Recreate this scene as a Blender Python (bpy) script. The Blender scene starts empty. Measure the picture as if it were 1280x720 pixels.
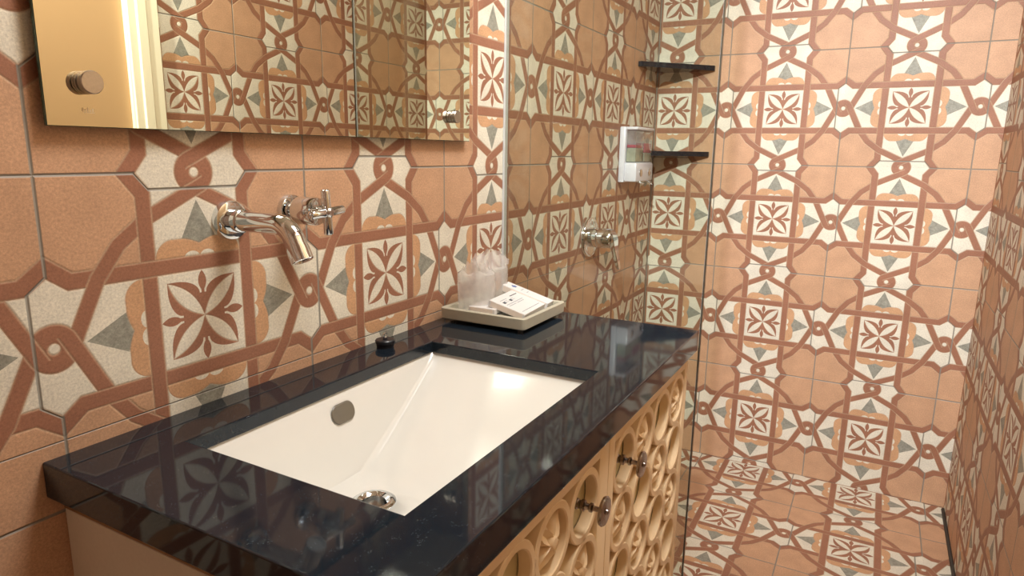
import bpy, bmesh, math, random
from mathutils import Vector, Matrix, Euler
random.seed(7)
C = bpy.context.scene.collection

# ---------------------------------------------------------------- units
# every coordinate below is in wall-tile widths (one tile = 0.4 m): x to the right along the
# far shower wall, y into the room (far wall at 0), z up measured from the eye level datum
S = 0.4
ZF = 3.0519                      # datum above the floor, in tiles
W_ROOM = 2.870                   # room width
Y_NEAR = -8.3                    # wall behind the camera
Z_CEIL = 3.25
ZC = -0.878                      # worktop surface
def Wp(p): return Vector((p[0]*S, p[1]*S, (p[2]+ZF)*S))

# ---------------------------------------------------------------- camera
cam_d = bpy.data.cameras.new('camera'); cam = bpy.data.objects.new('camera', cam_d); C.objects.link(cam)
bpy.context.scene.camera = cam
cam_d.sensor_width = 36.0
cam_d.lens = 832.3/1280*36.0
cam_d.clip_start = 0.02
def place_camera():
    a, b, c = 0.4998, -0.2026, 0.0159
    f = Vector((-math.sin(a)*math.cos(b), math.cos(a)*math.cos(b), math.sin(b)))
    r = Vector((math.cos(a), math.sin(a), 0)); u = r.cross(f)
    r2 = r*math.cos(c)+u*math.sin(c); u2 = -r*math.sin(c)+u*math.cos(c)
    m = Matrix((r2, u2, -f)).transposed().to_4x4()
    m.translation = Wp((2.0608, -6.6976, 0.034))
    cam.matrix_world = m
place_camera()

# ---------------------------------------------------------------- world, exposure, lights
sc = bpy.context.scene
sc.view_settings.view_transform = 'Standard'
sc.view_settings.look = 'None'
sc.view_settings.exposure = 0.0
sc.view_settings.gamma = 1.0
sc.view_settings.use_curve_mapping = False
sc.cycles.transparent_max_bounces = 24
wd = bpy.data.worlds.new('world'); sc.world = wd; wd.use_nodes = True
wd.node_tree.nodes['Background'].inputs[0].default_value = (1.0, .93, .84, 1)
wd.node_tree.nodes['Background'].inputs[1].default_value = 0.3
def area(name, loc, rot, size, power, col):
    l = bpy.data.lights.new(name, 'AREA'); l.shape = 'RECTANGLE'; l.size = size[0]; l.size_y = size[1]
    l.energy = power; l.color = col
    o = bpy.data.objects.new(name, l); C.objects.link(o); o.location = Wp(loc); o.rotation_euler = rot
    return o
def bulb(name, loc, rad, power, col):
    l = bpy.data.lights.new(name, 'POINT'); l.shadow_soft_size = rad; l.energy = power; l.color = col
    o = bpy.data.objects.new(name, l); C.objects.link(o); o.location = Wp(loc); return o
def spot(name, loc, target, size, blend, rad, power, col):
    l = bpy.data.lights.new(name, 'SPOT'); l.spot_size = math.radians(size); l.spot_blend = blend
    l.shadow_soft_size = rad; l.energy = power; l.color = col
    o = bpy.data.objects.new(name, l); C.objects.link(o); o.location = Wp(loc)
    o.rotation_euler = (Wp(target)-Wp(loc)).to_track_quat('-Z', 'Y').to_euler(); return o
spot('spotlight_beam', (2.05, -8.0, 2.92), (1.75, 0, -.4), 50, 1.0, .035, 420, (.98, 1.0, 1.0))
area('ceiling_light', (2.0, -4.3, Z_CEIL-.16), (0, 0, 0), (0.5, 0.5), 25, (1.0, .985, .95))

# ---------------------------------------------------------------- shader helpers
class X:
    """one float socket of a node tree with arithmetic"""
    nt = None
    def __init__(s, v): s.v = v
    @staticmethod
    def m(op, *a, clamp=False):
        n = X.nt.nodes.new('ShaderNodeMath'); n.operation = op; n.use_clamp = clamp
        for k, q in enumerate(a):
            if isinstance(q, X): X.nt.links.new(q.v, n.inputs[k])
            else: n.inputs[k].default_value = float(q)
        return X(n.outputs[0])
    def __add__(s, o): return X.m('ADD', s, o)
    __radd__ = __add__
    def __sub__(s, o): return X.m('SUBTRACT', s, o)
    def __rsub__(s, o): return X.m('SUBTRACT', o, s)
    def __mul__(s, o): return X.m('MULTIPLY', s, o)
    __rmul__ = __mul__
    def __truediv__(s, o): return X.m('DIVIDE', s, o)
    def lt(s, o): return X.m('LESS_THAN', s, o)
    def gt(s, o): return X.m('GREATER_THAN', s, o)
    def abs(s): return X.m('ABSOLUTE', s)
def fmax(a, b): return X.m('MAXIMUM', a, b)
def fmin(a, b): return X.m('MINIMUM', a, b)
def AND(*a):
    r = a[0]
    for q in a[1:]: r = r*q
    return r
def NOT(a): return 1.0-a
def pulse(d, w): return X.m('SUBTRACT', 1.0, d.abs()*(1.0/w), clamp=True)

def srgb(r, g, b, a=1.0):
    f = lambda c: (c/255/12.92) if c/255 <= .04045 else ((c/255+.055)/1.055)**2.4
    return (f(r), f(g), f(b), a)

def new_mat(name):
    m = bpy.data.materials.new(name); m.use_nodes = True
    nt = m.node_tree; bs = nt.nodes['Principled BSDF']
    return m, nt, bs

def mixcol(nt, fac, a, b, mode='MIX'):
    n = nt.nodes.new('ShaderNodeMix'); n.data_type = 'RGBA'; n.blend_type = mode
    if isinstance(fac, X): nt.links.new(fac.v, n.inputs[0])
    elif isinstance(fac, (int, float)): n.inputs[0].default_value = fac
    else: nt.links.new(fac, n.inputs[0])
    for k, q in ((6, a), (7, b)):
        if isinstance(q, tuple): n.inputs[k].default_value = q
        else: nt.links.new(q, n.inputs[k])
    return n.outputs[2]

def noise(nt, vec, scale, detail=3, rough=.5):
    n = nt.nodes.new('ShaderNodeTexNoise'); n.inputs['Scale'].default_value = scale
    n.inputs['Detail'].default_value = detail; n.inputs['Roughness'].default_value = rough
    if vec is not None: nt.links.new(vec, n.inputs['Vector'])
    return n.outputs['Fac']

def simple(name, col, rough=.5, metal=0.0, spec=.5, noise_scale=None, noise_amt=.1, bump=0.0, coat=0.0, ior=None):
    """plain procedural finish: base colour with a little noise mottling"""
    m, nt, bs = new_mat(name)
    bs.inputs['Roughness'].default_value = rough; bs.inputs['Metallic'].default_value = metal
    bs.inputs['Specular IOR Level'].default_value = spec
    bs.inputs['Coat Weight'].default_value = coat
    if ior: bs.inputs['IOR'].default_value = ior
    tc = nt.nodes.new('ShaderNodeTexCoord')
    nz = noise(nt, tc.outputs['Object'], noise_scale or 30, 4)
    c2 = tuple(x*(1-noise_amt) for x in col[:3])+(1,)
    nt.links.new(mixcol(nt, nz, col, c2), bs.inputs['Base Color'])
    if bump:
        b = nt.nodes.new('ShaderNodeBump'); b.inputs['Strength'].default_value = bump; b.inputs['Distance'].default_value = .001
        nt.links.new(nz, b.inputs['Height']); nt.links.new(b.outputs[0], bs.inputs['Normal'])
    return m

# ---------------------------------------------------------------- the encaustic tile
CREAM = srgb(226, 220, 203); TERRA = srgb(199, 158, 126); BROWN = srgb(157, 110, 87)
SCROLL = srgb(204, 160, 122); GREY = srgb(150, 149, 137); LINE = srgb(186, 158, 130); GROUT = srgb(146, 142, 132)
def tile_material(name, cut=None):
    m, nt, bs = new_mat(name)
    X.nt = nt
    uvn = nt.nodes.new('ShaderNodeUVMap'); uvn.uv_map = 'tile'
    # hand-laid wobble
    sep = nt.nodes.new('ShaderNodeSeparateXYZ'); nt.links.new(uvn.outputs[0], sep.inputs[0])
    U = X(sep.outputs[0]); V = X(sep.outputs[1])
    i = X.m('FLOOR', U+.5); j = X.m('FLOOR', V+.5)
    fu = U-i; fv = V-j
    par = X.m('FLOORED_MODULO', i+j, 2.0)
    au = fu.abs(); av = fv.abs()
    vert = av.gt(au)
    a = fmax(au, av); b = fmin(au, av)
    sh = fv*X.m('SIGN', fu); sv = fu*X.m('SIGN', fv)*-1.0
    s = sh+vert*(sv-sh)
    spos = s.gt(0.0); sneg = NOT(spos)
    own = NOT((par-vert).abs())
    LW = .0055
    # ---- bands
    q1 = b-.19
    q2 = (b-.19)*.793-(a-.435)*.61
    mq = fmin(q1, q2)
    dR = mq.abs()-.026
    dT = (a-.19).abs()-.026
    iR = dR.lt(0)*a.gt(.164); iT = dT.lt(0)
    # ---- strands
    l2 = a*.797+b*.604-(.335*.797+.212*.604)
    l1u = a*.8987+s*.438-.4005
    l1m = a*.8987+b*.438-.4005
    dU = (fmax(l1u, l2)).abs()-.024
    dL = (fmax(l1m, l2)).abs()-.024
    mu = s.gt(-.03)
    iU = dU.lt(0)*mu
    iL = dL.lt(0)*sneg
    rx = a-.5
    r = X.m('SQRT', rx*rx+s*s)
    iO = r.lt(.073)*r.gt(.017)
    iD = fmax(iU, iL)
    eD = fmax(pulse(dU, LW)*mu, pulse(dL, LW)*sneg*NOT(iU)*NOT(iO))
    eR = pulse(dR, LW)*a.gt(.164); eT = pulse(dT, LW)
    o1 = fmax(eT, NOT(iT)*fmax(eR, NOT(iR)*eD))
    o2 = fmax(eD, NOT(iD)*fmax(eR, NOT(iR)*eT))
    lines = fmax(spos*o1+sneg*o2, fmax(pulse(r-.073, LW), pulse(r-.017, LW))*NOT(iU))
    brown = fmax(fmax(iR, iT), fmax(iD, iO))
    # ---- flower
    p = (a+b)*.70711; q = (a-b)*.70711
    h = p*(.185-p)*(.0255*4/.185**2)
    lens = q.lt(h)
    ea = fmax(a-.083, 0.0)*20.0; eb = fmax(.106-b, 0.0)*(1/.093)
    val = ea*ea+eb*eb
    la = (a-.124)*(1/.038)
    leaf = fmax(b.lt((1.0-la*la)*.016), fmax(AND(a.lt(.1), b.lt(.006)), AND(a.lt(.082), b.lt(.02))))
    flower = AND(a.lt(.1635), fmax(leaf, AND(val.lt(1.0), a.lt(.134))), NOT(lens))
    lens_e = pulse(q-h, .004)*a.lt(.134)
    brown = fmax(brown, flower)
    lines = fmax(lines, lens_e*.8)
    # ---- scrolls and grey darts
    lob = X.m('SINE', fmin(b*(1/.07), 1.0)*1.5708)*.02+.258
    cx_ = fmax(b-.100, 0.0)
    rr = X.m('SQRT', fmax(.0041-cx_*cx_, 0.0))
    top = lob*b.lt(.100)+NOT(b.lt(.100))*(rr+.2145)
    dS = a-top
    wx = (b-.030)*(1/.029); wy = (a-.212)*(1/.021)
    white = (wx*wx+wy*wy).lt(1.0)
    scr = AND(dS.lt(0), a.gt(.2155), b.lt(.165), NOT(white))
    tri = AND(b.lt((.407-a)*.512), a.gt(.2155))*NOT(dS.lt(0))
    lines = fmax(lines, pulse(dS, .005)*b.lt(.165)*a.gt(.2155)*.6)
    # ---- corner fields
    fld = mq.gt(.026)*a.gt(.2155)
    # ---- grout: the joint steps round the star of the owning tile
    step = X.m('MULTIPLY', (.214-b), 1/.045, clamp=True)*.053
    jn = (a-.5+step*NOT(own)).abs()
    gr_line = pulse(jn, .0062)
    ownhide = own*b.lt(.207)
    gr = gr_line*NOT(ownhide)
    if cut is not None:
        gr = fmax(gr, pulse(V-cut, .0032)*.8)
    grm = X.m('MULTIPLY', gr, 2.4, clamp=True)
    # ---- colour
    n_obj = nt.nodes.new('ShaderNodeCombineXYZ')
    nt.links.new(U.v, n_obj.inputs[0]); nt.links.new(V.v, n_obj.inputs[1])
    vec = n_obj.outputs[0]
    n_f = noise(nt, vec, 120, 3, .85); n_m = noise(nt, vec, 7, 4, .6); n_g = noise(nt, vec, 34, 5, .8)
    col = mixcol(nt, tri, CREAM, GREY)
    col = mixcol(nt, scr, col, SCROLL)
    col = mixcol(nt, fld, col, TERRA)
    col = mixcol(nt, brown, col, BROWN)
    lz = X.m('MULTIPLY', lines, 1.0, clamp=True)
    col = mixcol(nt, lz*.75, col, LINE)
    # grain
    g = X.m('MULTIPLY_ADD', X(n_f), 1.1, .45)
    g2 = X.m('MULTIPLY_ADD', X(n_m), .42, .79)
    g3 = X.m('MULTIPLY_ADD', (X(n_g)-.5)*tri, 1.6, 1.0)
    wn = nt.nodes.new('ShaderNodeTexWhiteNoise'); wn.noise_dimensions = '2D'
    cb = nt.nodes.new('ShaderNodeCombineXYZ'); nt.links.new(i.v, cb.inputs[0]); nt.links.new(j.v, cb.inputs[1])
    nt.links.new(cb.outputs[0], wn.inputs['Vector'])
    g4 = X.m('MULTIPLY_ADD', X(wn.outputs['Value']), .07, .96)
    gg = g*g2*g3*g4
    hs = nt.nodes.new('ShaderNodeVectorMath'); hs.operation = 'SCALE'
    nt.links.new(col, hs.inputs[0]); nt.links.new(gg.v, hs.inputs['Scale'])
    col = mixcol(nt, grm*.9, hs.outputs[0], GROUT)
    nt.links.new(col, bs.inputs['Base Color'])
    hgt = lines*-.35+gr*-1.0+X(n_f)*.10
    bp = nt.nodes.new('ShaderNodeBump'); bp.inputs['Strength'].default_value = .85; bp.inputs['Distance'].default_value = .0016
    nt.links.new(hgt.v, bp.inputs['Height']); nt.links.new(bp.outputs[0], bs.inputs['Normal'])
    bs.inputs['Roughness'].default_value = .5
    bs.inputs['Specular IOR Level'].default_value = .35
    return m
M = {}
M['tile'] = tile_material('encaustic_tile')
M['tile_cut'] = tile_material('encaustic_tile_cut_row', cut=-1.283)

# ---------------------------------------------------------------- other finishes
def granite(name, base=(.006, .011, .019, 1)):
    m, nt, bs = new_mat(name)
    tc = nt.nodes.new('ShaderNodeTexCoord')
    v = nt.nodes.new('ShaderNodeTexVoronoi'); v.inputs['Scale'].default_value = 420
    nt.links.new(tc.outputs['Object'], v.inputs['Vector'])
    X.nt = nt
    n1 = noise(nt, tc.outputs['Object'], 60, 5, .7)
    fl = AND(X(v.outputs['Distance']).lt(.22), X(n1).gt(.56))
    c = mixcol(nt, X(n1)*.7, base, (.016, .025, .034, 1))
    c = mixcol(nt, fl*.35, c, (.16, .18, .19, 1))
    nt.links.new(c, bs.inputs['Base Color'])
    bs.inputs['Roughness'].default_value = .05; bs.inputs['IOR'].default_value = 1.5
    return m
M['granite'] = granite('black_granite')
M['ceramic'] = simple('white_ceramic', srgb(230, 229, 223), .13, noise_amt=.02, coat=.4)
M['chrome'] = simple('chrome', (.76, .80, .83, 1), .05, 1.0, noise_amt=.03)
M['chrome_dark'] = simple('aged_chrome', (.42, .38, .36, 1), .16, 1.0, noise_scale=200, noise_amt=.5)
M['brushed'] = simple('brushed_steel', (.62, .56, .50, 1), .28, 1.0, noise_scale=300, noise_amt=.25)
M['mirror'] = simple('mirror_silver', (.80, .80, .68, 1), .0, 1.0, noise_amt=.0)
M['mirror_edge'] = simple('mirror_edge_glass', srgb(60, 84, 74), .15, noise_amt=.1)
M['wood'] = simple('peach_painted_wood', srgb(248, 221, 180), .42, noise_scale=18, noise_amt=.10, bump=.15)
M['wood_in'] = simple('pale_painted_panel', srgb(218, 202, 156), .5, noise_scale=14, noise_amt=.22)
M['side'] = simple('beige_laminate', srgb(220, 210, 194), .55, noise_scale=260, noise_amt=.12)
M['side_trim'] = simple('brown_edge_trim', srgb(150, 112, 72), .5)
M['rubber'] = simple('black_rubber', (.012, .014, .02, 1), .35)
M['tray'] = simple('stone_grey_tray', srgb(194, 189, 170), .35, noise_scale=80, noise_amt=.12)
M['paper'] = simple('white_card', srgb(222, 220, 219), .55, noise_amt=.02)
M['paper_side'] = simple('cream_card_edge', srgb(236, 224, 212), .6, noise_amt=.05)
M['ink'] = simple('grey_ink', srgb(50, 58, 74), .6)
M['ink_pale'] = simple('pale_ink', srgb(150, 160, 168), .6)
M['ink_blue'] = simple('blue_ink', srgb(96, 118, 168), .6)
M['white_plastic'] = simple('white_plastic', srgb(226, 226, 238), .25, noise_amt=.02)
M['white_paint'] = simple('white_ceiling_paint', srgb(238, 234, 224), .7, noise_amt=.03)
M['casing'] = simple('cream_gloss_paint', srgb(250, 243, 214), .3, noise_amt=.03)
M['door'] = simple('tan_door_paint', srgb(202, 164, 118), .55, noise_scale=3, noise_amt=.08)
M['hole_shade'] = simple('painted_overflow_shade', srgb(120, 112, 98), .4, noise_amt=.2)  # shade inside the overflow hole, put into the plate colour
M['silicone'] = simple('pale_silicone', srgb(196, 198, 196), .3, noise_amt=.1)
M['joint_grey'] = simple('grey_joint', srgb(128, 118, 104), .5)
M['dark_joint'] = simple('dark_sealant', srgb(46, 44, 42), .5)
M['paint_red'] = simple('red_soap', srgb(170, 40, 70), .2)
M['mark'] = simple('etched_mark', srgb(214, 190, 150), .5)

def thin_glass(name, tint, ior=1.5, rough=0.0, haze=0.0, haze_col=(1, 1, 1, 1)):
    """clear sheet: tinted transparency under a Fresnel reflection"""
    m = bpy.data.materials.new(name); m.use_nodes = True; nt = m.node_tree; nt.nodes.clear()
    out = nt.nodes.new('ShaderNodeOutputMaterial')
    tr = nt.nodes.new('ShaderNodeBsdfTransparent'); tr.inputs[0].default_value = tint
    gl = nt.nodes.new('ShaderNodeBsdfGlossy'); gl.inputs['Roughness'].default_value = rough
    fr = nt.nodes.new('ShaderNodeFresnel')
    # same reflectance from either side of the thin sheet (no total internal reflection)
    geo = nt.nodes.new('ShaderNodeNewGeometry'); mi = nt.nodes.new('ShaderNodeMath'); mi.operation = 'MULTIPLY_ADD'
    mi.inputs[1].default_value = 1/ior-ior; mi.inputs[2].default_value = ior
    nt.links.new(geo.outputs['Backfacing'], mi.inputs[0]); nt.links.new(mi.outputs[0], fr.inputs[0])
    mx = nt.nodes.new('ShaderNodeMixShader')
    body = tr.outputs[0]
    if haze:
        df = nt.nodes.new('ShaderNodeBsdfDiffuse'); df.inputs[0].default_value = haze_col
        tl = nt.nodes.new('ShaderNodeBsdfTranslucent'); tl.inputs[0].default_value = haze_col
        ad = nt.nodes.new('ShaderNodeMixShader'); ad.inputs[0].default_value = .4
        nt.links.new(df.outputs[0], ad.inputs[1]); nt.links.new(tl.outputs[0], ad.inputs[2])
        tcn = nt.nodes.new('ShaderNodeTexCoord')
        nz = noise(nt, tcn.outputs['Object'], 45, 3)
        mr = nt.nodes.new('ShaderNodeMath'); mr.operation = 'MULTIPLY_ADD'; mr.inputs[1].default_value = haze*.9; mr.inputs[2].default_value = haze*.55
        nt.links.new(nz, mr.inputs[0])
        mh = nt.nodes.new('ShaderNodeMixShader')
        nt.links.new(mr.outputs[0], mh.inputs[0]); nt.links.new(tr.outputs[0], mh.inputs[1]); nt.links.new(ad.outputs[0], mh.inputs[2])
        body = mh.outputs[0]
    nt.links.new(fr.outputs[0], mx.inputs[0]); nt.links.new(body, mx.inputs[1]); nt.links.new(gl.outputs[0], mx.inputs[2])
    nt.links.new(mx.outputs[0], out.inputs[0])
    return m
M['glass'] = thin_glass('shower_glass', (.93, .955, .925, 1))
M['clear_plastic'] = thin_glass('clear_plastic', (.95, .96, .96, 1), haze=.12, haze_col=(.8, .85, .9, 1))
M['tumbler'] = thin_glass('tumbler_glass', (.97, .97, .965, 1), haze=.06, haze_col=(1, .99, .97, 1))
M['film'] = thin_glass('plastic_film', (1, 1, .995, 1), ior=1.3, rough=.18, haze=.32, haze_col=(1, .99, .98, 1))
M['soap'] = thin_glass('pale_green_soap', (.90, .92, .84, 1), haze=.6, haze_col=(.80, .83, .66, 1))
M['edge'] = simple('glass_edge', srgb(64, 62, 54), .04)

# ---------------------------------------------------------------- mesh builder
class MB:
    def __init__(s): s.bm = bmesh.new()
    def _merge(s, t):
        me = bpy.data.meshes.new('t'); t.to_mesh(me); t.free(); s.bm.from_mesh(me); bpy.data.meshes.remove(me)
    def box(s, x0, x1, y0, y1, z0, z1, bev=0.0, mat=None, seg=2):
        t = bmesh.new(); bmesh.ops.create_cube(t, size=1)
        for v in t.verts: v.co = Vector(((x0+x1)/2+v.co.x*(x1-x0), (y0+y1)/2+v.co.y*(y1-y0), (z0+z1)/2+v.co.z*(z1-z0)))
        if bev: bmesh.ops.bevel(t, geom=list(t.edges), offset=bev, segments=seg, affect='EDGES', profile=.5)
        if mat is not None: t.transform(mat)
        s._merge(t); return s
    def lathe(s, org, axis, prof, seg=32, cap=True):
        """prof: (distance along axis, radius)"""
        t = bmesh.new(); ax = Vector(axis).normalized()
        u = ax.orthogonal().normalized(); w = ax.cross(u)
        rings = []
        for d, r in prof:
            c = Vector(org)+ax*d
            if r < 1e-6: rings.append([t.verts.new(c)]); continue
            rings.append([t.verts.new(c+(u*math.cos(k*2*math.pi/seg)+w*math.sin(k*2*math.pi/seg))*r) for k in range(seg)])
        for A, B in zip(rings, rings[1:]):
            for k in range(seg):
                k2 = (k+1) % seg
                if len(A) == 1 and len(B) == 1: continue
                if len(A) == 1: t.faces.new((A[0], B[k2], B[k]))
                elif len(B) == 1: t.faces.new((A[k], A[k2], B[0]))
                else: t.faces.new((A[k], A[k2], B[k2], B[k]))
        if cap:
            if len(rings[0]) > 1: t.faces.new(list(reversed(rings[0])))
            if len(rings[-1]) > 1: t.faces.new(rings[-1])
        bmesh.ops.recalc_face_normals(t, faces=t.faces)
        s._merge(t); return s
    def tube(s, pts, rad, seg=24, cap=True):
        pts = [Vector(p) for p in pts]; n = len(pts)
        if not isinstance(rad, (list, tuple)): rad = [rad]*n
        t = bmesh.new(); rings = []; prev = None
        for k in range(n):
            d = (pts[min(k+1, n-1)]-pts[max(k-1, 0)]).normalized()
            if prev is None: u = d.orthogonal().normalized()
            else: u = (prev-d*prev.dot(d)).normalized()
            prev = u; w = d.cross(u)
            rings.append([t.verts.new(pts[k]+(u*math.cos(q*2*math.pi/seg)+w*math.sin(q*2*math.pi/seg))*rad[k]) for q in range(seg)])
        for A, B in zip(rings, rings[1:]):
            for k in range(seg): t.faces.new((A[k], A[(k+1) % seg], B[(k+1) % seg], B[k]))
        if cap: t.faces.new(list(reversed(rings[0]))); t.faces.new(rings[-1])
        bmesh.ops.recalc_face_normals(t, faces=t.faces)
        s._merge(t); return s
    def prism(s, poly, axis, lo, hi, bev=0.0):
        """poly in the plane across axis ('x': (y,z), 'y': (x,z), 'z': (x,y)) extruded lo..hi"""
        t = bmesh.new()
        f3 = {'x': lambda p, d: (d, p[0], p[1]), 'y': lambda p, d: (p[0], d, p[1]), 'z': lambda p, d: (p[0], p[1], d)}[axis]
        A = [t.verts.new(f3(p, lo)) for p in poly]; B = [t.verts.new(f3(p, hi)) for p in poly]
        n = len(poly)
        t.faces.new(A); t.faces.new(list(reversed(B)))
        for k in range(n): t.faces.new((A[k], B[k], B[(k+1) % n], A[(k+1) % n]))
        bmesh.ops.recalc_face_normals(t, faces=t.faces)
        if bev:
            bmesh.ops.bevel(t, geom=list(t.edges), offset=bev, segments=2, affect='EDGES', profile=.5)
        s._merge(t); return s
    def transform(s, m): s.bm.transform(m); return s
    def build(s, name, mat, parent=None, smooth=False, base=None):
        """links ONE mesh object; vertices are stored relative to the parent thing's base"""
        root = parent
        org = Vector(root['_o']) if root is not None and '_o' in root else (Vector(base) if base is not None else Vector((0, 0, 0)))
        me = bpy.data.meshes.new(name)
        sub = org
        for v in s.bm.verts: v.co = (v.co-sub)*S
        s.bm.to_mesh(me); s.bm.free()
        me.materials.append(mat)
        o = bpy.data.objects.new(name, me); C.objects.link(o)
        if root is not None: o.parent = root; o['_o'] = list(org)
        else: o.location = Wp(org); o['_o'] = list(org)
        if smooth:
            for p in me.polygons: p.use_smooth = True
            me.set_sharp_from_angle(angle=math.radians(35))
        return o

def tag(o, label, cat, group=None, kind=None):
    if label: o['label'] = label
    if cat: o['category'] = cat
    if group: o['group'] = group
    if kind: o['kind'] = kind
    return o
def thing(name, label, cat, base, group=None):
    o = bpy.data.objects.new(name, None); C.objects.link(o)
    o.location = Wp(base); o['_o'] = list(base); o.empty_display_size = .02
    return tag(o, label, cat, group)

# ================================================================= THE ROOM SHELL
def uvbox(name, x0, x1, y0, y1, z0, z1, mat, fuv):
    mb = MB().box(x0, x1, y0, y1, z0, z1)
    pts = [v.co.copy() for v in mb.bm.verts]
    o = mb.build(name, mat)
    uv = o.data.uv_layers.new(name='tile')
    for lp in o.data.loops:
        uv.data[lp.index].uv = fuv(pts[lp.vertex_index])
    o['kind'] = 'structure'
    return o
X0, Z0, Y0L, Y0R = .1898, .4474, .2022, .205
TH = .25
uvbox('wall_left', -TH, 0, Y_NEAR-TH, TH, -ZF-TH, Z_CEIL, M['tile_cut'], lambda p: (p.y+Y0L, p.z-Z0))
uvbox('wall_far', 0, W_ROOM, 0, TH, -ZF-TH, Z_CEIL, M['tile'], lambda p: (p.x-X0, p.z-Z0))
# right wall with the door opening cut out of it
DY0, DY1, DZ = -5.75, -3.575, 2.15
fR = lambda p: (-p.y-Y0R, p.z-Z0)
def wall_right():
    me = bpy.data.meshes.new('wall_right'); bm = bmesh.new(); pts = []
    for (ya, yb, za, zb) in ((DY1, TH, -ZF-TH, Z_CEIL), (DY0, DY1, DZ, Z_CEIL), (Y_NEAR-TH, DY0, -ZF-TH, Z_CEIL), (DY0, DY1, -ZF-TH, -ZF)):
        t = bmesh.new(); bmesh.ops.create_cube(t, size=1)
        for v in t.verts: v.co = Vector((W_ROOM+TH/2+v.co.x*TH, (ya+yb)/2+v.co.y*(yb-ya), (za+zb)/2+v.co.z*(zb-za)))
        m2 = bpy.data.meshes.new('t'); t.to_mesh(m2); t.free(); bm.from_mesh(m2); bpy.data.meshes.remove(m2)
    pts = [v.co.copy() for v in bm.verts]
    for v in bm.verts: v.co = Wp(v.co)
    bm.to_mesh(me); bm.free(); me.materials.append(M['tile'])
    o = bpy.data.objects.new('wall_right', me); C.objects.link(o)
    uv = me.uv_layers.new(name='tile')
    for lp in me.loops: uv.data[lp.index].uv = fR(pts[lp.vertex_index])
    o['kind'] = 'structure'
wall_right()
uvbox('wall_near', 0, W_ROOM, Y_NEAR-TH, Y_NEAR, -ZF-TH, Z_CEIL, M['tile'], lambda p: (-p.x+.3, p.z-Z0))
uvbox('floor', 0, W_ROOM, Y_NEAR, 0, -ZF-TH, -ZF, M['tile'], lambda p: (p.x-1.1652, p.y+.1742+1))
o = MB().box(-TH, W_ROOM+TH, Y_NEAR-TH, TH, Z_CEIL, Z_CEIL+TH).build('ceiling', M['white_paint']); o['kind'] = 'structure'
# grey sealant bead along the wall corners
o = MB().tube([(.004, -.004, -ZF+.01), (.004, -.004, Z_CEIL-.01)], .008, 8).build('trim_1', M['joint_grey']); o['kind'] = 'structure'
o = MB().tube([(W_ROOM-.008, -.05, -ZF+.006), (W_ROOM-.008, -3.3, -ZF+.006)], .016, 8).build('trim_2', M['dark_joint']); o['kind'] = 'structure'

# ---- door in the right wall, seen in the mirror
def door():
    cs = MB()
    prof = [(0, 0), (.20, 0), (.20, -.030), (.155, -.045), (.145, -.060), (.05, -.060), (.035, -.050), (0, -.045)]
    # jamb casings: stepped profile (across y, out of wall in x)
    for (y, sgn) in ((DY1-.04, 1), (DY0+.04, -1)):
        poly = [(W_ROOM+.0+(-q), y+sgn*(p_)) for p_, q in [(0, 0), (0, .020), (.055, .020), (.065, .032), (.13, .032), (.14, .024), (.225, .024), (.225, 0)]]
        cs.prism(poly, 'z', -ZF, DZ+.25)
    cs.box(W_ROOM-.05, W_ROOM, DY0-.2, DY1+.2, DZ-.04, DZ+.24, .01)
    cs.box(W_ROOM, W_ROOM+TH, DY1-.05, DY1, -ZF, DZ)
    cs.box(W_ROOM, W_ROOM+TH, DY0, DY0+.05, -ZF, DZ)
    o = cs.build('trim_3', M['casing']); o['kind'] = 'structure'
    d = MB().box(W_ROOM+.03, W_ROOM+.13, DY0+.05, DY1-.05, -ZF+.01, DZ-.01, .006).build('door_1', M['door']); d['kind'] = 'structure'
    hnd = MB().lathe((W_ROOM+.03, DY0+.22, -.55), (-1, 0, 0), [(0, .06), (.02, .06), (.025, .02), (.1, .02)])
    hnd.tube([(W_ROOM-.07, DY0+.22, -.55), (W_ROOM-.08, DY0+.24, -.55), (W_ROOM-.08, DY0+.5, -.55)], .02, 12)
    hnd.build('door_handle', M['chrome'], d, True)
door()
# ---- ceiling lamps
def ceiling_lamp(x, y, label):
    t = thing('ceiling_lamp', label, 'lamp', (x, y, Z_CEIL), 'round ceiling lamps')
    MB().lathe((x, y, Z_CEIL), (0, 0, -1), [(0, .28), (.05, .28), (.07, .26), (.07, .24)], 40).build('lamp_base', M['white_plastic'], t, True)
    return t
ceiling_lamp(2.0, -4.3, 'round white ceiling lamp above the basin')

# ================================================================= SHOWER SCREEN
GY = -3.05; GX1 = 1.272
def shower_screen():
    t = thing('shower_screen', 'fixed clear glass shower screen standing between black vanity top and shower', 'shower screen', (0, GY, -ZF))
    MB().box(.012, GX1-.010, GY-.012, GY+.012, -ZF+.008, 2.2).build('glass_pane', M['glass'], t)
    MB().prism([(GX1-.007, GY+.012), (GX1-.007, GY-.012), (GX1, GY-.006), (GX1, GY+.012)], 'z', -ZF+.008, 2.2).build('free_edge', M['edge'], t)
    MB().box(GX1-.010, GX1-.0075, GY+.001, GY+.0115, -ZF+.008, 2.2).build('edge_glint', M['white_plastic'], t)['label'] = 'white strip painting the bright light caught in the glass edge'  # added strip, white in place of light piped to the pane edge
    p = MB().box(0, .012, GY-.022, GY+.022, -ZF+.008, 2.2, .003).build('wall_seal', M['silicone'], t)
    p['label'] = 'pale seal down the wall'
    MB().box(0, GX1, GY-.014, GY+.014, -ZF, -ZF+.008).build('floor_seal', M['silicone'], t)
shower_screen()

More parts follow.
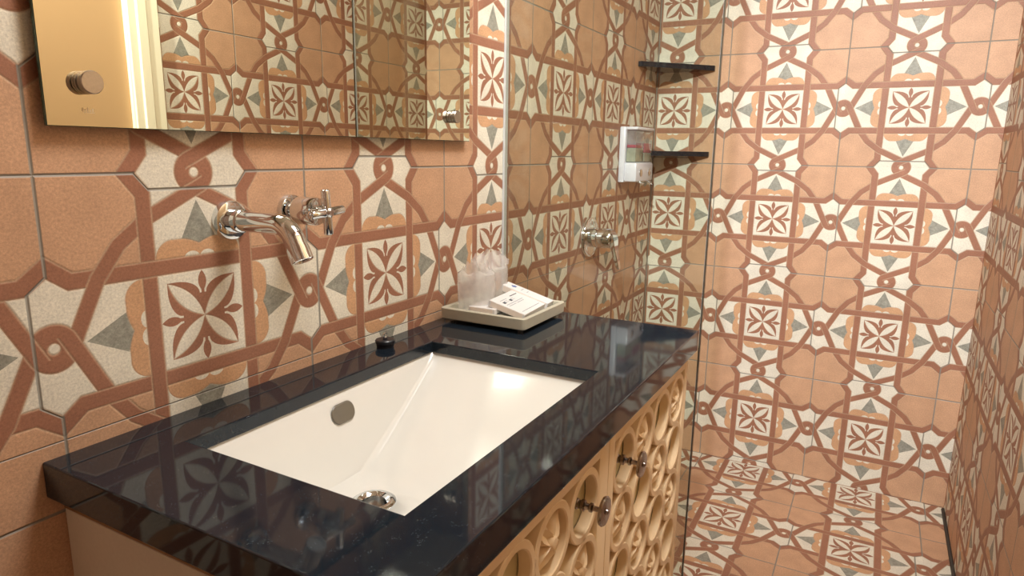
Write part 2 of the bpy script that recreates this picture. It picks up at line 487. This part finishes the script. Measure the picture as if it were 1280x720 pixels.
# ================================================================= VANITY
CX1, CY0, CY1 = 1.300, -5.774, -3.235
HX0, HX1, HY0, HY1 = .230, 1.088, -5.468, -4.146      # basin cut-out
TK, AP = .052, .112
def worktop():
    mb = MB(); t = bmesh.new()
    def ring(z, x0, x1, y0, y1): return [t.verts.new((x, y, z)) for x, y in ((x0, y0), (x1, y0), (x1, y1), (x0, y1))]
    zt, zb, za = ZC, ZC-TK, ZC-AP
    o_t = ring(zt, 0, CX1, CY0, CY1); i_t = ring(zt, HX0, HX1, HY0, HY1)
    o_b = ring(za, 0, CX1, CY0, CY1); m_b = ring(za, .03, CX1-.05, CY0+.05, CY1-.03)
    m_u = ring(zb, .03, CX1-.05, CY0+.05, CY1-.03); i_b = ring(zb, HX0, HX1, HY0, HY1)
    def band(A, B):
        for k in range(4): t.faces.new((A[k], A[(k+1) % 4], B[(k+1) % 4], B[k]))
    band(i_t, o_t); band(o_t, o_b); band(o_b, m_b); band(m_b, m_u); band(m_u, i_b); band(i_b, i_t)
    bmesh.ops.recalc_face_normals(t, faces=t.faces)
    ed = [e for e in t.edges if all(v in o_t for v in e.verts) or all(v in i_t for v in e.verts) or all(v in o_b for v in e.verts)
          or (e.verts[0] in o_t and e.verts[1] in o_b) or (e.verts[1] in o_t and e.verts[0] in o_b)]
    bmesh.ops.bevel(t, geom=ed, offset=.005, segments=2, affect='EDGES', profile=.5)
    mb._merge(t)
    return tag(mb.build('worktop', M['granite']), 'polished black granite vanity worktop with a rectangular cut-out for the basin', 'worktop')
worktop()

# ---- under-mounted basin
def rrect(x0, x1, y0, y1, r, n=6):
    out = []
    for cx, cy, a0 in ((x1-r, y1-r, 0), (x0+r, y1-r, 90), (x0+r, y0+r, 180), (x1-r, y0+r, 270)):
        for k in range(n+1):
            a = math.radians(a0+90*k/n); out.append((cx+r*math.cos(a), cy+r*math.sin(a)))
    return out
DRX, DRY, DRZ = .525, -4.94, -1.262
def basin():
    t = thing('wash_basin', 'white rectangular under-mounted basin set into the black worktop', 'basin', (.65, -4.8, -1.33))
    bm = bmesh.new()
    zr = ZC-TK-.002
    # (z, x0, x1, y0, y1, corner radius): long ramp from the far end, steep wall side
    lev = [(zr, HX0-.045, HX1+.045, HY0-.045, HY1+.045, .03), (zr, HX0-.012, HX1+.012, HY0-.012, HY1+.012, .03),
           (zr-.012, HX0-.004, HX1+.004, HY0-.004, HY1+.004, .03),
           (zr-.05, HX0+.008, HX1-.012, HY0+.02, HY1-.050, .022), (zr-.16, HX0+.046, HX1-.06, HY0+.12, HY1-.27, .028),
           (zr-.26, HX0+.081, HX1-.12, HY0+.215, HY1-.49, .036), (zr-.315, HX0+.104, HX1-.20, HY0+.275, HY1-.61, .05),
           (zr-.332, HX0+.17, HX1-.36, HY0+.36, HY1-.68, .10)]
    rings = []
    for z, x0, x1, y0, y1, r in lev:
        rings.append([bm.verts.new((x, y, z)) for x, y in rrect(x0, x1, y0, y1, r)])
    # last ring: the drain collar
    n = len(rings[0]); last = []
    cx, cy = DRX, DRY
    for k in range(n):
        v = rings[-1][k].co; a = math.atan2(v.y-cy, v.x-cx)
        last.append(bm.verts.new((cx+.072*math.cos(a), cy+.072*math.sin(a), DRZ)))
    rings.append(last)
    for A, B in zip(rings, rings[1:]):
        for k in range(n): bm.faces.new((A[k], A[(k+1) % n], B[(k+1) % n], B[k]))
    mb = MB(); mb._merge(bm)
    bowl = mb.build('bowl', M['ceramic'], t, True)
    sol = bowl.modifiers.new('thickness', 'SOLIDIFY'); sol.thickness = .006; sol.offset = -1
    # drain: chrome ring, inner cup, cross bars
    d = MB().lathe((cx, cy, DRZ-.06), (0, 0, 1), [(0, .044), (.062, .046), (.066, .050), (.073, .062), (.072, .074), (.066, .084), (.058, .086)], 40, False)
    dr = d.build('drain', M['chrome'], t, True)
    g = MB().lathe((cx, cy, DRZ-.05), (0, 0, 1), [(0, 0), (0, .045), (.006, .045), (.008, .014), (.012, 0)], 24)
    g.build('strainer', M['brushed'], dr, True)
    # overflow slot: raised rounded plate, its dark colour painting the shade of a hole
    oy, oz, ox = -4.795, -1.012, .2535
    ring = MB(); bm = bmesh.new()
    def sl(hy, hz, x):
        pts = rrect(-hy, hy, -hz, hz, hz*.95, 6)
        return [bm.verts.new((x+(-q)*.35, oy+p_, oz+q)) for p_, q in pts]
    A = sl(.064, .038, ox+.000); B = sl(.060, .034, ox+.004); D = sl(.057, .031, ox+.0035)
    n = len(A)
    for P_, Q_ in ((A, B), (B, D)):
        for k in range(n): bm.faces.new((P_[k], P_[(k+1) % n], Q_[(k+1) % n], Q_[k]))
    bm.faces.new(D)
    bmesh.ops.recalc_face_normals(bm, faces=bm.faces)
    ring._merge(bm)
    ring.build('overflow_slot', M['hole_shade'], t, True)
basin()

# ---- cabinet with two fretwork doors
KX = 1.262; KY0, KY1 = -5.73, -3.262; KZ1 = ZC-AP; KZ0 = -ZF
PITCH = .2645
def rosette_mb(cy, cz, x):
    """four-petalled carved flower with a domed heart filling a ring"""
    mb = MB(); bm = bmesh.new()
    R = .098
    for k in range(4):
        a = math.radians(45+90*k); da = Vector((0, math.cos(a), math.sin(a))); dn = Vector((0, -math.sin(a), math.cos(a)))
        c0 = Vector((x, cy, cz))
        prof = [(.008, .018, .030), (.035, .036, .030), (.060, .040, .022), (.080, .026, .014), (R+.008, .003, .006)]
        rows = []
        for d, w, h_ in prof:
            p = c0+da*d
            rows.append([bm.verts.new(p-dn*w-Vector((.01, 0, 0))), bm.verts.new(p-dn*w*.55+Vector((h_, 0, 0))), bm.verts.new(p+Vector((h_*.45, 0, 0))), bm.verts.new(p+dn*w*.55+Vector((h_, 0, 0))), bm.verts.new(p+dn*w-Vector((.01, 0, 0)))])
        for A, B in zip(rows, rows[1:]):
            for q in range(4): bm.faces.new((A[q], A[q+1], B[q+1], B[q]))
        bm.faces.new(rows[-1])
    bmesh.ops.recalc_face_normals(bm, faces=bm.faces)
    mb._merge(bm)
    mb.lathe((x-.005, cy, cz), (1, 0, 0), [(0, .030), (.030, .027), (.040, .018), (.044, 0)], 16)
    return mb
def fret_door(t, ya, yb, phase, knob_yz, klabel):
    """one door: frame, fretwork of touching rings, backing panel, rosettes and a knob"""
    zt, zb = KZ1-.003, KZ0+.10
    mb = MB()
    cy_mid = (ya+yb)/2; ring_y = [cy_mid+(k-1.5)*PITCH for k in range(4)]
    iy0, iy1 = cy_mid-2*PITCH+.004, cy_mid+2*PITCH-.004
    z_first = zt-.075-PITCH/2
    nrow = 7
    iz1 = zt-.075; iz0 = iz1-nrow*PITCH
    xb, xf = KX-.045, KX
    for b in ((iy0-.002, iy1+.002, iz1-.004, zt), (iy0-.002, iy1+.002, zb, iz0+.004), (ya, iy0, zb, zt), (iy1, yb, zb, zt)):
        mb.box(xb, xf, b[0], b[1], b[2], b[3], .003)
    Ro, Ri = PITCH/2+.006, PITCH/2-.024
    for r_ in range(nrow):
        for c_ in range(4):
            cz = z_first-r_*PITCH; cy = ring_y[c_]
            bm = bmesh.new(); n = 36; R4 = []
            for (x, rad) in ((xb, Ro), (xf-.003, Ro), (xf+.001, Ro-.004), (xf+.001, Ri+.004), (xf-.004, Ri), (xb, Ri)):
                R4.append([bm.verts.new((x, cy+rad*math.cos(2*math.pi*k/n), cz+rad*math.sin(2*math.pi*k/n))) for k in range(n)])
            for A, B in zip(R4, R4[1:]):
                for k in range(n): bm.faces.new((A[k], A[(k+1) % n], B[(k+1) % n], B[k]))
            bmesh.ops.recalc_face_normals(bm, faces=bm.faces)
            mb._merge(bm)
    d = mb.build('door', M['wood'], t, True)
    p = MB().box(xb-.022, xb-.004, ya+.01, yb-.01, zb+.01, zt-.01).build('backing_panel', M['wood_in'], d)
    p['label'] = 'paler panel behind the open rings'
    for r_ in range(nrow):
        for c_ in range(4):
            if (r_+c_+phase) % 2:
                rosette_mb(ring_y[c_], z_first-r_*PITCH, xb+.016).build('rosette', M['wood'], d, True)
    ky, kz = ring_y[knob_yz[0]], z_first-knob_yz[1]*PITCH
    k = MB().lathe((xb-.004, ky, kz), (1, 0, 0), [(0, .020), (.02, .020), (.024, .016), (.030, .016), (.034, .021), (.046, .021), (.050, .013), (.062, .011),
                   (.067, .017), (.075, .017), (.080, .010), (.110, .009), (.114, .052), (.122, .054), (.127, .050), (.129, .012), (.135, .010), (.138, 0)], 32)
    ko = k.build('knob', M['chrome_dark'], d, True)
    ko['label'] = klabel
def cabinet():
    t = thing('vanity_cabinet', 'peach wooden vanity cabinet with ring fretwork doors under the black worktop', 'cabinet', (.65, (KY0+KY1)/2, -ZF))
    b = MB()
    b.box(.004, KX-.075, KY0, KY0+.045, KZ0, KZ1-.055, .002)
    b.box(.004, KX-.075, KY1-.045, KY1, KZ0, KZ1, .002)
    b.box(.004, .03, KY0+.045, KY1-.045, KZ0, KZ1)
    b.box(.03, KX-.075, KY0+.045, KY1-.045, KZ0, KZ0+.08)
    b.box(KX-.12, KX-.072, KY0+.045, KY1-.045, KZ1-.10, KZ1-.001)
    b.build('carcass', M['side'], t)
    MB().box(.004, KX-.01, KY0-.002, KY0+.045, KZ1-.052, KZ1, .002).build('top_trim', M['side_trim'], t)
    MB().box(KX-.075, KX-.004, KY0, KY0+.05, KZ0, KZ1-.052, .002).build('corner_post', M['side'], t)
    ms = -4.437
    fret_door(t, ms+.003, KY1, 0, (0, 0), 'round chrome knob on the door nearer the shower')
    fret_door(t, KY0+.052, ms-.003, 1, (3, 0), 'round chrome knob with a wide flat face')
cabinet()

# ================================================================= TAPS
def spout():
    y, z = -5.075, -.226
    t = thing('wall_spout', 'chrome wall-mounted basin spout with a downturned end', 'tap', (0, y, z))
    MB().lathe((0, y, z), (1, 0, 0), [(0, .071), (.012, .071), (.022, .068), (.026, .060), (.026, .030)], 48).build('flange', M['chrome'], t, True)
    MB().lathe((.024, y, z), (1, 0, 0), [(0, .043), (.05, .043), (.054, .040), (.058, .030)], 40).build('collar', M['chrome'], t, True)
    pts = []
    for k in range(5): pts.append((.04+.050*k, y, z))
    cx, cz, R = .250, z-.085, .085
    for k in range(1, 11):
        a = math.radians(90-64*k/10); pts.append((cx+R*math.cos(a), y, cz+R*math.sin(a)))
    dx, dz = math.sin(math.radians(64)), -math.cos(math.radians(64))
    ex, ez = pts[-1][0], pts[-1][2]
    d = Vector((math.cos(math.radians(-64)), 0, math.sin(math.radians(-64))))
    pts.append((ex+d.x*.03, y, ez+d.z*.03))
    MB().tube(pts, .0365, 32).build('spout_tube', M['chrome'], t, True)
    p0 = Vector(pts[-1])
    MB().lathe(p0, d, [(0, .033), (0, .0385), (.048, .0385), (.050, .036), (.050, .029), (.044, .027), (.044, 0)], 36).build('aerator', M['chrome'], t, True)
spout()
def cross_tap():
    y, z = -4.787, -.208
    t = thing('cross_tap', 'chrome cross-handled wall tap right of the basin spout', 'tap', (0, y, z))
    MB().lathe((0, y, z), (1, 0, 0), [(0, .062), (.010, .062), (.020, .059), (.022, .052), (.022, .03)], 44).build('flange', M['chrome'], t, True)
    MB().lathe((.02, y, z), (1, 0, 0), [(0, .028), (.03, .028), (.034, .052), (.040, .055), (.125, .055), (.132, .052), (.134, .02)], 40).build('body', M['chrome'], t, True)
    h = MB().lathe((.150, y, z), (1, 0, 0), [(0, .018), (.07, .018), (.075, .012)], 24)
    ca, sa = math.cos(math.radians(4)), math.sin(math.radians(4))
    for (a, b) in ((ca, sa), (-sa, ca)):
        L = .088
        ax = Vector((0, a, b))
        h.lathe(Vector((.200, y, z))-ax*L, ax, [(0, .012), (.003, .0165), (.006, .018), (2*L-.006, .018), (2*L-.003, .0165), (2*L, .012)], 24)
    h.build('cross_handle', M['chrome'], t, True)
cross_tap()
def shower_mixer():
    y, z = -1.63, -.645
    t = thing('shower_mixer', 'round chrome single-lever mixer on the shower wall behind the glass', 'shower mixer', (0, y, z))
    MB().lathe((0, y, z), (1, 0, 0), [(0, .165), (.012, .165), (.024, .160), (.028, .150), (.030, .08)], 56).build('face_plate', M['chrome'], t, True)
    MB().lathe((.028, y, z), (1, 0, 0), [(0, .080), (.06, .080), (.064, .076), (.068, .080), (.17, .078), (.182, .070), (.184, .0)], 48).build('body', M['chrome'], t, True)
    l = MB(); bm = bmesh.new(); rows = []
    for k, (d, w, th, xo) in enumerate([(-.05, .050, .020, .200), (0, .056, .024, .214), (.07, .046, .020, .226), (.15, .034, .016, .248), (.22, .028, .013, .266), (.245, .018, .008, .272)]):
        rows.append([bm.verts.new((xo+th, y+w, z-d)), bm.verts.new((xo+th, y-w, z-d)), bm.verts.new((xo-th, y-w, z-d)), bm.verts.new((xo-th, y+w, z-d))])
    for A, B in zip(rows, rows[1:]):
        for q in range(4): bm.faces.new((A[q], A[(q+1) % 4], B[(q+1) % 4], B[q]))
    bm.faces.new(rows[0]); bm.faces.new(list(reversed(rows[-1])))
    bmesh.ops.recalc_face_normals(bm, faces=bm.faces)
    bmesh.ops.bevel(bm, geom=list(bm.edges), offset=.005, segments=2, affect='EDGES')
    l._merge(bm); l.build('lever', M['chrome'], t, True)
shower_mixer()

# ================================================================= MIRROR
MXF = .042; MY0, MY1, MZ0, MZ1 = -5.670, -3.517, .083, 1.75
def mirror():
    t = thing('wall_mirror', 'large frameless mirror held off the tiled wall above the basin', 'mirror', (0, (MY0+MY1)/2, MZ0))
    MB().box(MXF-.012, MXF-.002, MY0, MY1, MZ0, MZ1).build('mirror_back', M['mirror_edge'], t)
    MB().box(MXF-.002, MXF, MY0+.002, MY1-.002, MZ0+.002, MZ1-.002).build('mirror_face', M['mirror'], t)
    for (y, z) in KN:
        k = MB().lathe((0, y, z), (1, 0, 0), [(0, .016), (MXF-.012, .016), (MXF+.001, .016), (MXF+.001, .032), (MXF+.009, .032), (MXF+.010, .026), (MXF+.017, .026), (MXF+.018, .032), (MXF+.036, .0325), (MXF+.039, .030), (MXF+.039, 0)], 40)
        k.build('standoff_knob', M['brushed'], t, True)
    m = MB()
    for k in range(5):
        m.box(MXF-.0002, MXF+.0004, MKY-.017+k*.007, MKY-.013+k*.007, MKZ-.005, MKZ+(.006, .003, .007, .002, .005)[k])
    m.box(MXF-.0002, MXF+.0004, MKY-.015, MKY+.018, MKZ-.008, MKZ-.006)
    m.build('etched_mark', M['mark'], t)
KN = [(-5.556, .206), (-3.690, .206), (-5.556, 1.62), (-3.690, 1.62)]
MKY, MKZ = -5.555, .130
mirror()

# ================================================================= SHOWER SHELVES AND DISPENSER
def corner_shelf(z, label):
    L1, L2 = .594, .56
    poly = [(0, 0), (L2, 0), (L2, -.035), (.035, -L1), (0, -L1)]
    o = MB().prism(poly, 'z', z, z+.046, .003).build('corner_shelf', M['granite'], None, base=(0, 0, z))
    return tag(o, label, 'shelf', 'black corner shelves in the shower')
corner_shelf(.808, 'black stone corner shelf in the shower, the upper one with bare wall above')
corner_shelf(.012, 'black stone corner shelf in the shower, the lower one beside the soap dispenser')

def dispenser():
    y0, y1, z0, z1 = -1.00, -.50, -.222, .262
    t = thing('soap_dispenser', 'white twin-chamber soap dispenser with clear tanks on the shower wall', 'soap dispenser', (0, (y0+y1)/2, z0))
    b = MB().box(0, .055, y0, y1, z0, z1, .012)
    b.box(.05, .165, y0+.01, y1-.01, z0+.006, z0+.175, .018)
    b.box(.05, .160, y0+.01, y1-.01, z1-.028, z1-.002, .008)
    b.build('housing', M['white_plastic'], t, True)
    ym = (y0+y1)/2
    for k, (ya, yb) in enumerate(((y0+.02, ym-.012), (ym+.012, y1-.02))):
        c = MB().box(.056, .150, ya, yb, z0+.177, z1-.03, .012).build('tank', M['clear_plastic'], t, True)
        f = MB().box(.062, .143, ya+.007, yb-.007, z0+.182, z0+(.30 if k == 0 else .26), .004)
        f.build('soap_fill', M['soap'], c)
        r = MB().box(.062, .143, ya+.007, yb-.007, z0+(.302 if k == 0 else .262), z0+(.328 if k == 0 else .345), .004)
        r.build('red_soap_layer', M['paint_red'], c)
        yc = (ya+yb)/2
        MB().lathe((.163, yc, z0+.085), (1, 0, 0), [(0, .034), (.006, .034), (.012, .028), (.014, 0)], 28).build('push_button', M['chrome'], t, True)
        MB().tube([(.12, yc, z0+.015), (.17, yc, z0+.0), (.20, yc, z0-.012)], .011, 12).build('nozzle', M['chrome'], t, True)
dispenser()

# ================================================================= THINGS ON THE WORKTOP
def plug():
    x, y = .095, -4.335
    t = thing('basin_plug', 'black rubber basin plug with a small ring on the worktop edge', 'plug', (x, y, ZC))
    MB().lathe((x, y, ZC), (0, 0, 1), [(0, .040), (.020, .042), (.022, .046), (.034, .046), (.038, .042), (.038, .012), (.044, .011), (.046, 0)], 36).build('stopper', M['rubber'], t, True)
    r = MB().tube([(x+.0, y+.011*math.cos(a), ZC+.056+.012*math.sin(a)) for a in [k*2*math.pi/20 for k in range(21)]], .0035, 8)
    r.build('pull_ring', M['chrome'], t, True)
plug()

TX0, TX1, TY0, TY1 = .045, .562, -3.815, -3.315
TZB, TZT = ZC+.020, ZC+.083
def tray():
    t = thing('amenity_tray', 'square stone-coloured amenity tray on small feet on the black worktop', 'tray', ((TX0+TX1)/2, (TY0+TY1)/2, ZC))
    bm = bmesh.new(); mb = MB()
    def ring(z, i, r): return [bm.verts.new((x, y, z)) for x, y in rrect(TX0+i, TX1-i, TY0+i, TY1-i, r, 4)]
    R = [ring(TZB, .012, .015), ring(TZB+.006, .003, .02), ring(TZT-.004, 0, .02), ring(TZT, .004, .018), ring(TZT, .020, .012), ring(TZT-.004, .025, .01), ring(TZB+.018, .030, .01)]
    n = len(R[0])
    for A, B in zip(R, R[1:]):
        for k in range(n): bm.faces.new((A[k], A[(k+1) % n], B[(k+1) % n], B[k]))
    bm.faces.new(list(reversed(R[0]))); bm.faces.new(R[-1])
    bmesh.ops.recalc_face_normals(bm, faces=bm.faces)
    mb._merge(bm); mb.build('tray_body', M['tray'], t, True)
    for x in (TX0+.05, TX1-.05):
        for y in (TY0+.05, TY1-.05):
            MB().lathe((x, y, ZC), (0, 0, 1), [(0, .014), (.020, .018)], 16).build('foot', M['clear_plastic'], t, True)
tray()
TIN = TZB+.018                    # inside floor of the tray

def wrapped_glass(x, y, rot, label, k_=1.0):
    t = thing('wrapped_tumbler', label, 'tumbler', (x, y, TIN), 'glass tumblers wrapped in clear film')
    g = MB().lathe((x, y, TIN+.003), (0, 0, 1), [(0, 0), (0, .070*k_), (.01, .076*k_), (.212, .085*k_), (.216, .087*k_), (.218, .085*k_), (.216, .083*k_)], 36, False)
    g.build('tumbler', M['tumbler'], t, True)
    rnd = random.Random(int(rot*100))
    bm = bmesh.new(); n = 60; rings = []
    prof = [(0, .094, 0), (.004, .099, .05), (.05, .101, .04), (.12, .103, .05), (.19, .104, .06), (.235, .103, .10), (.252, .094, .22), (.268, .100, .35), (.295, .116, .55)]
    ph = [rnd.uniform(0, 6.28) for _ in range(6)]
    for z, r, cr in prof:
        row = []
        for k in range(n):
            a = 2*math.pi*k/n
            w = .4*math.sin(3*a+ph[0]+z*6)+.35*math.sin(7*a+ph[1]-z*9)+.3*math.sin(13*a+ph[2]+z*14)
            rr = r*k_*(1+cr*.16*w)
            zz = z*.95
            if z > .26: zz = z*.95+(.014+.016*(z-.26)/.035)*math.sin(2*a+ph[3])+.010*math.sin(9*a+ph[4])+(.008 if z > .28 else 0)*math.sin(17*a+ph[5])
            elif z > .24: zz = z*.95+.010*math.sin(5*a+ph[4])
            # bag is flat-ish: squash a little across one direction near the mouth
            sq = 1-.45*max(0, (z-.235)/.06) if z > .235 else 1
            px, py = rr*math.cos(a), rr*math.sin(a)*sq
            c, s_ = math.cos(rot), math.sin(rot)
            row.append(bm.verts.new((x+px*c-py*s_, y+px*s_+py*c, TIN+.001+zz)))
        rings.append(row)
    for A, B in zip(rings, rings[1:]):
        for k in range(n): bm.faces.new((A[k], A[(k+1) % n], B[(k+1) % n], B[k]))
    bm.faces.new(list(reversed(rings[0])))
    mb = MB(); mb._merge(bm)
    f = mb.build('film_bag', M['film'], t, True)
    f['label'] = 'crumpled clear film bag gathered at the top'
wrapped_glass(.186, -3.668, 1.9, 'film-wrapped glass tumbler at the near corner of the tray')
wrapped_glass(.152, -3.447, .75, 'film-wrapped glass tumbler at the back, half hidden by the other', .9)

def card_box(name, label, A, B, D, th, marks=(), edge=True):
    """A,B,D: three corners of the top face (A-B one side, A-D the other); thickness goes down"""
    A, B, D = Vector(A), Vector(B), Vector(D)
    u = (B-A); v = (D-A); lu, lv = u.length, v.length; u.normalize(); v = (v-u*v.dot(u)).normalized(); w = u.cross(v)
    if w.z < 0: w = -w
    base = A-w*th
    t = thing(name, label, 'box', tuple(base))
    m = Matrix((u, v, w)).transposed().to_4x4(); m.translation = A
    MB().box(0, lu, 0, lv, -th, 0, .003, m).build('carton', M['paper'], t)
    MB().box(-.0006, .0006, .012, lv-.012, -th+.004, -.004, 0, m).build('end_flap', M['paper_side'], t)
    for (mt, nm, boxes) in marks:
        b = MB()
        for (x0, x1, y0, y1) in boxes: b.box(lu*x0, lu*x1, lv*y0, lv*y1, -.0004, .0007, 0, m)
        b.build(nm, M[mt], t)
    return t
def words(x0, x1, y, h, n, seed):
    r = random.Random(seed); out = []; x = x0
    while x < x1:
        w = r.uniform(.015, .05); out.append((x, min(x+w, x1), y, y+h)); x += w+.012
    return out
# front carton, leaning on the stack, printed panels
mk = [('ink', 'printed_title', words(.62, .93, .80, .030, 8, 1))]
mk += [('ink_pale', 'printed_line', words(x0, x1, y, .02, 8, k)) for k, (x0, x1, y) in enumerate(((.45, .80, .55), (.45, .75, .48), (.10, .45, .55), (.10, .4, .48), (.1, .9, .12), (.15, .42, .78)))]
mk += [('ink', 'printed_symbol', [(x, x+.08, .63, .71)]) for x in (.40, .12)]
mk += [('ink_pale', 'printed_drawing', [(x, x+w, .66, .67), (x, x+.005, .66, .73), (x, x+w, .72, .73)]) for x, w in ((.50, .12), (.22, .14))]
card_box('amenity_box', 'white printed amenity carton leaning in front with blocks of small text', (.522, -3.732, -.792), (.498, -3.447, -.792), (.316, -3.749, -.735), .036, mk)
card_box('amenity_box', 'long white carton with a small blue emblem, leaning at the back of the tray', (.514, -3.442, -.790), (.503, -3.348, -.790), (.235, -3.455, -.706), .040,
         [('ink_blue', 'blue_emblem', [(.40, .66, .76, .79), (.34, .70, .79, .83), (.42, .62, .83, .86)]), ('ink_pale', 'printed_line', words(.3, .7, .62, .012, 5, 8)), ('ink_pale', 'printed_line', words(.35, .65, .5, .012, 5, 9))])
card_box('amenity_box', 'small white carton lying flat under the leaning printed carton, the upper of two', (.36, -3.77, -.778), (.36, -3.56, -.778), (.20, -3.77, -.778), .030)
card_box('amenity_box', 'small white carton lying flat on the tray floor, the lower of two', (.375, -3.785, -.811), (.375, -3.55, -.811), (.215, -3.785, -.811), .026)

for o in bpy.data.objects:
    if '_o' in o: del o['_o']
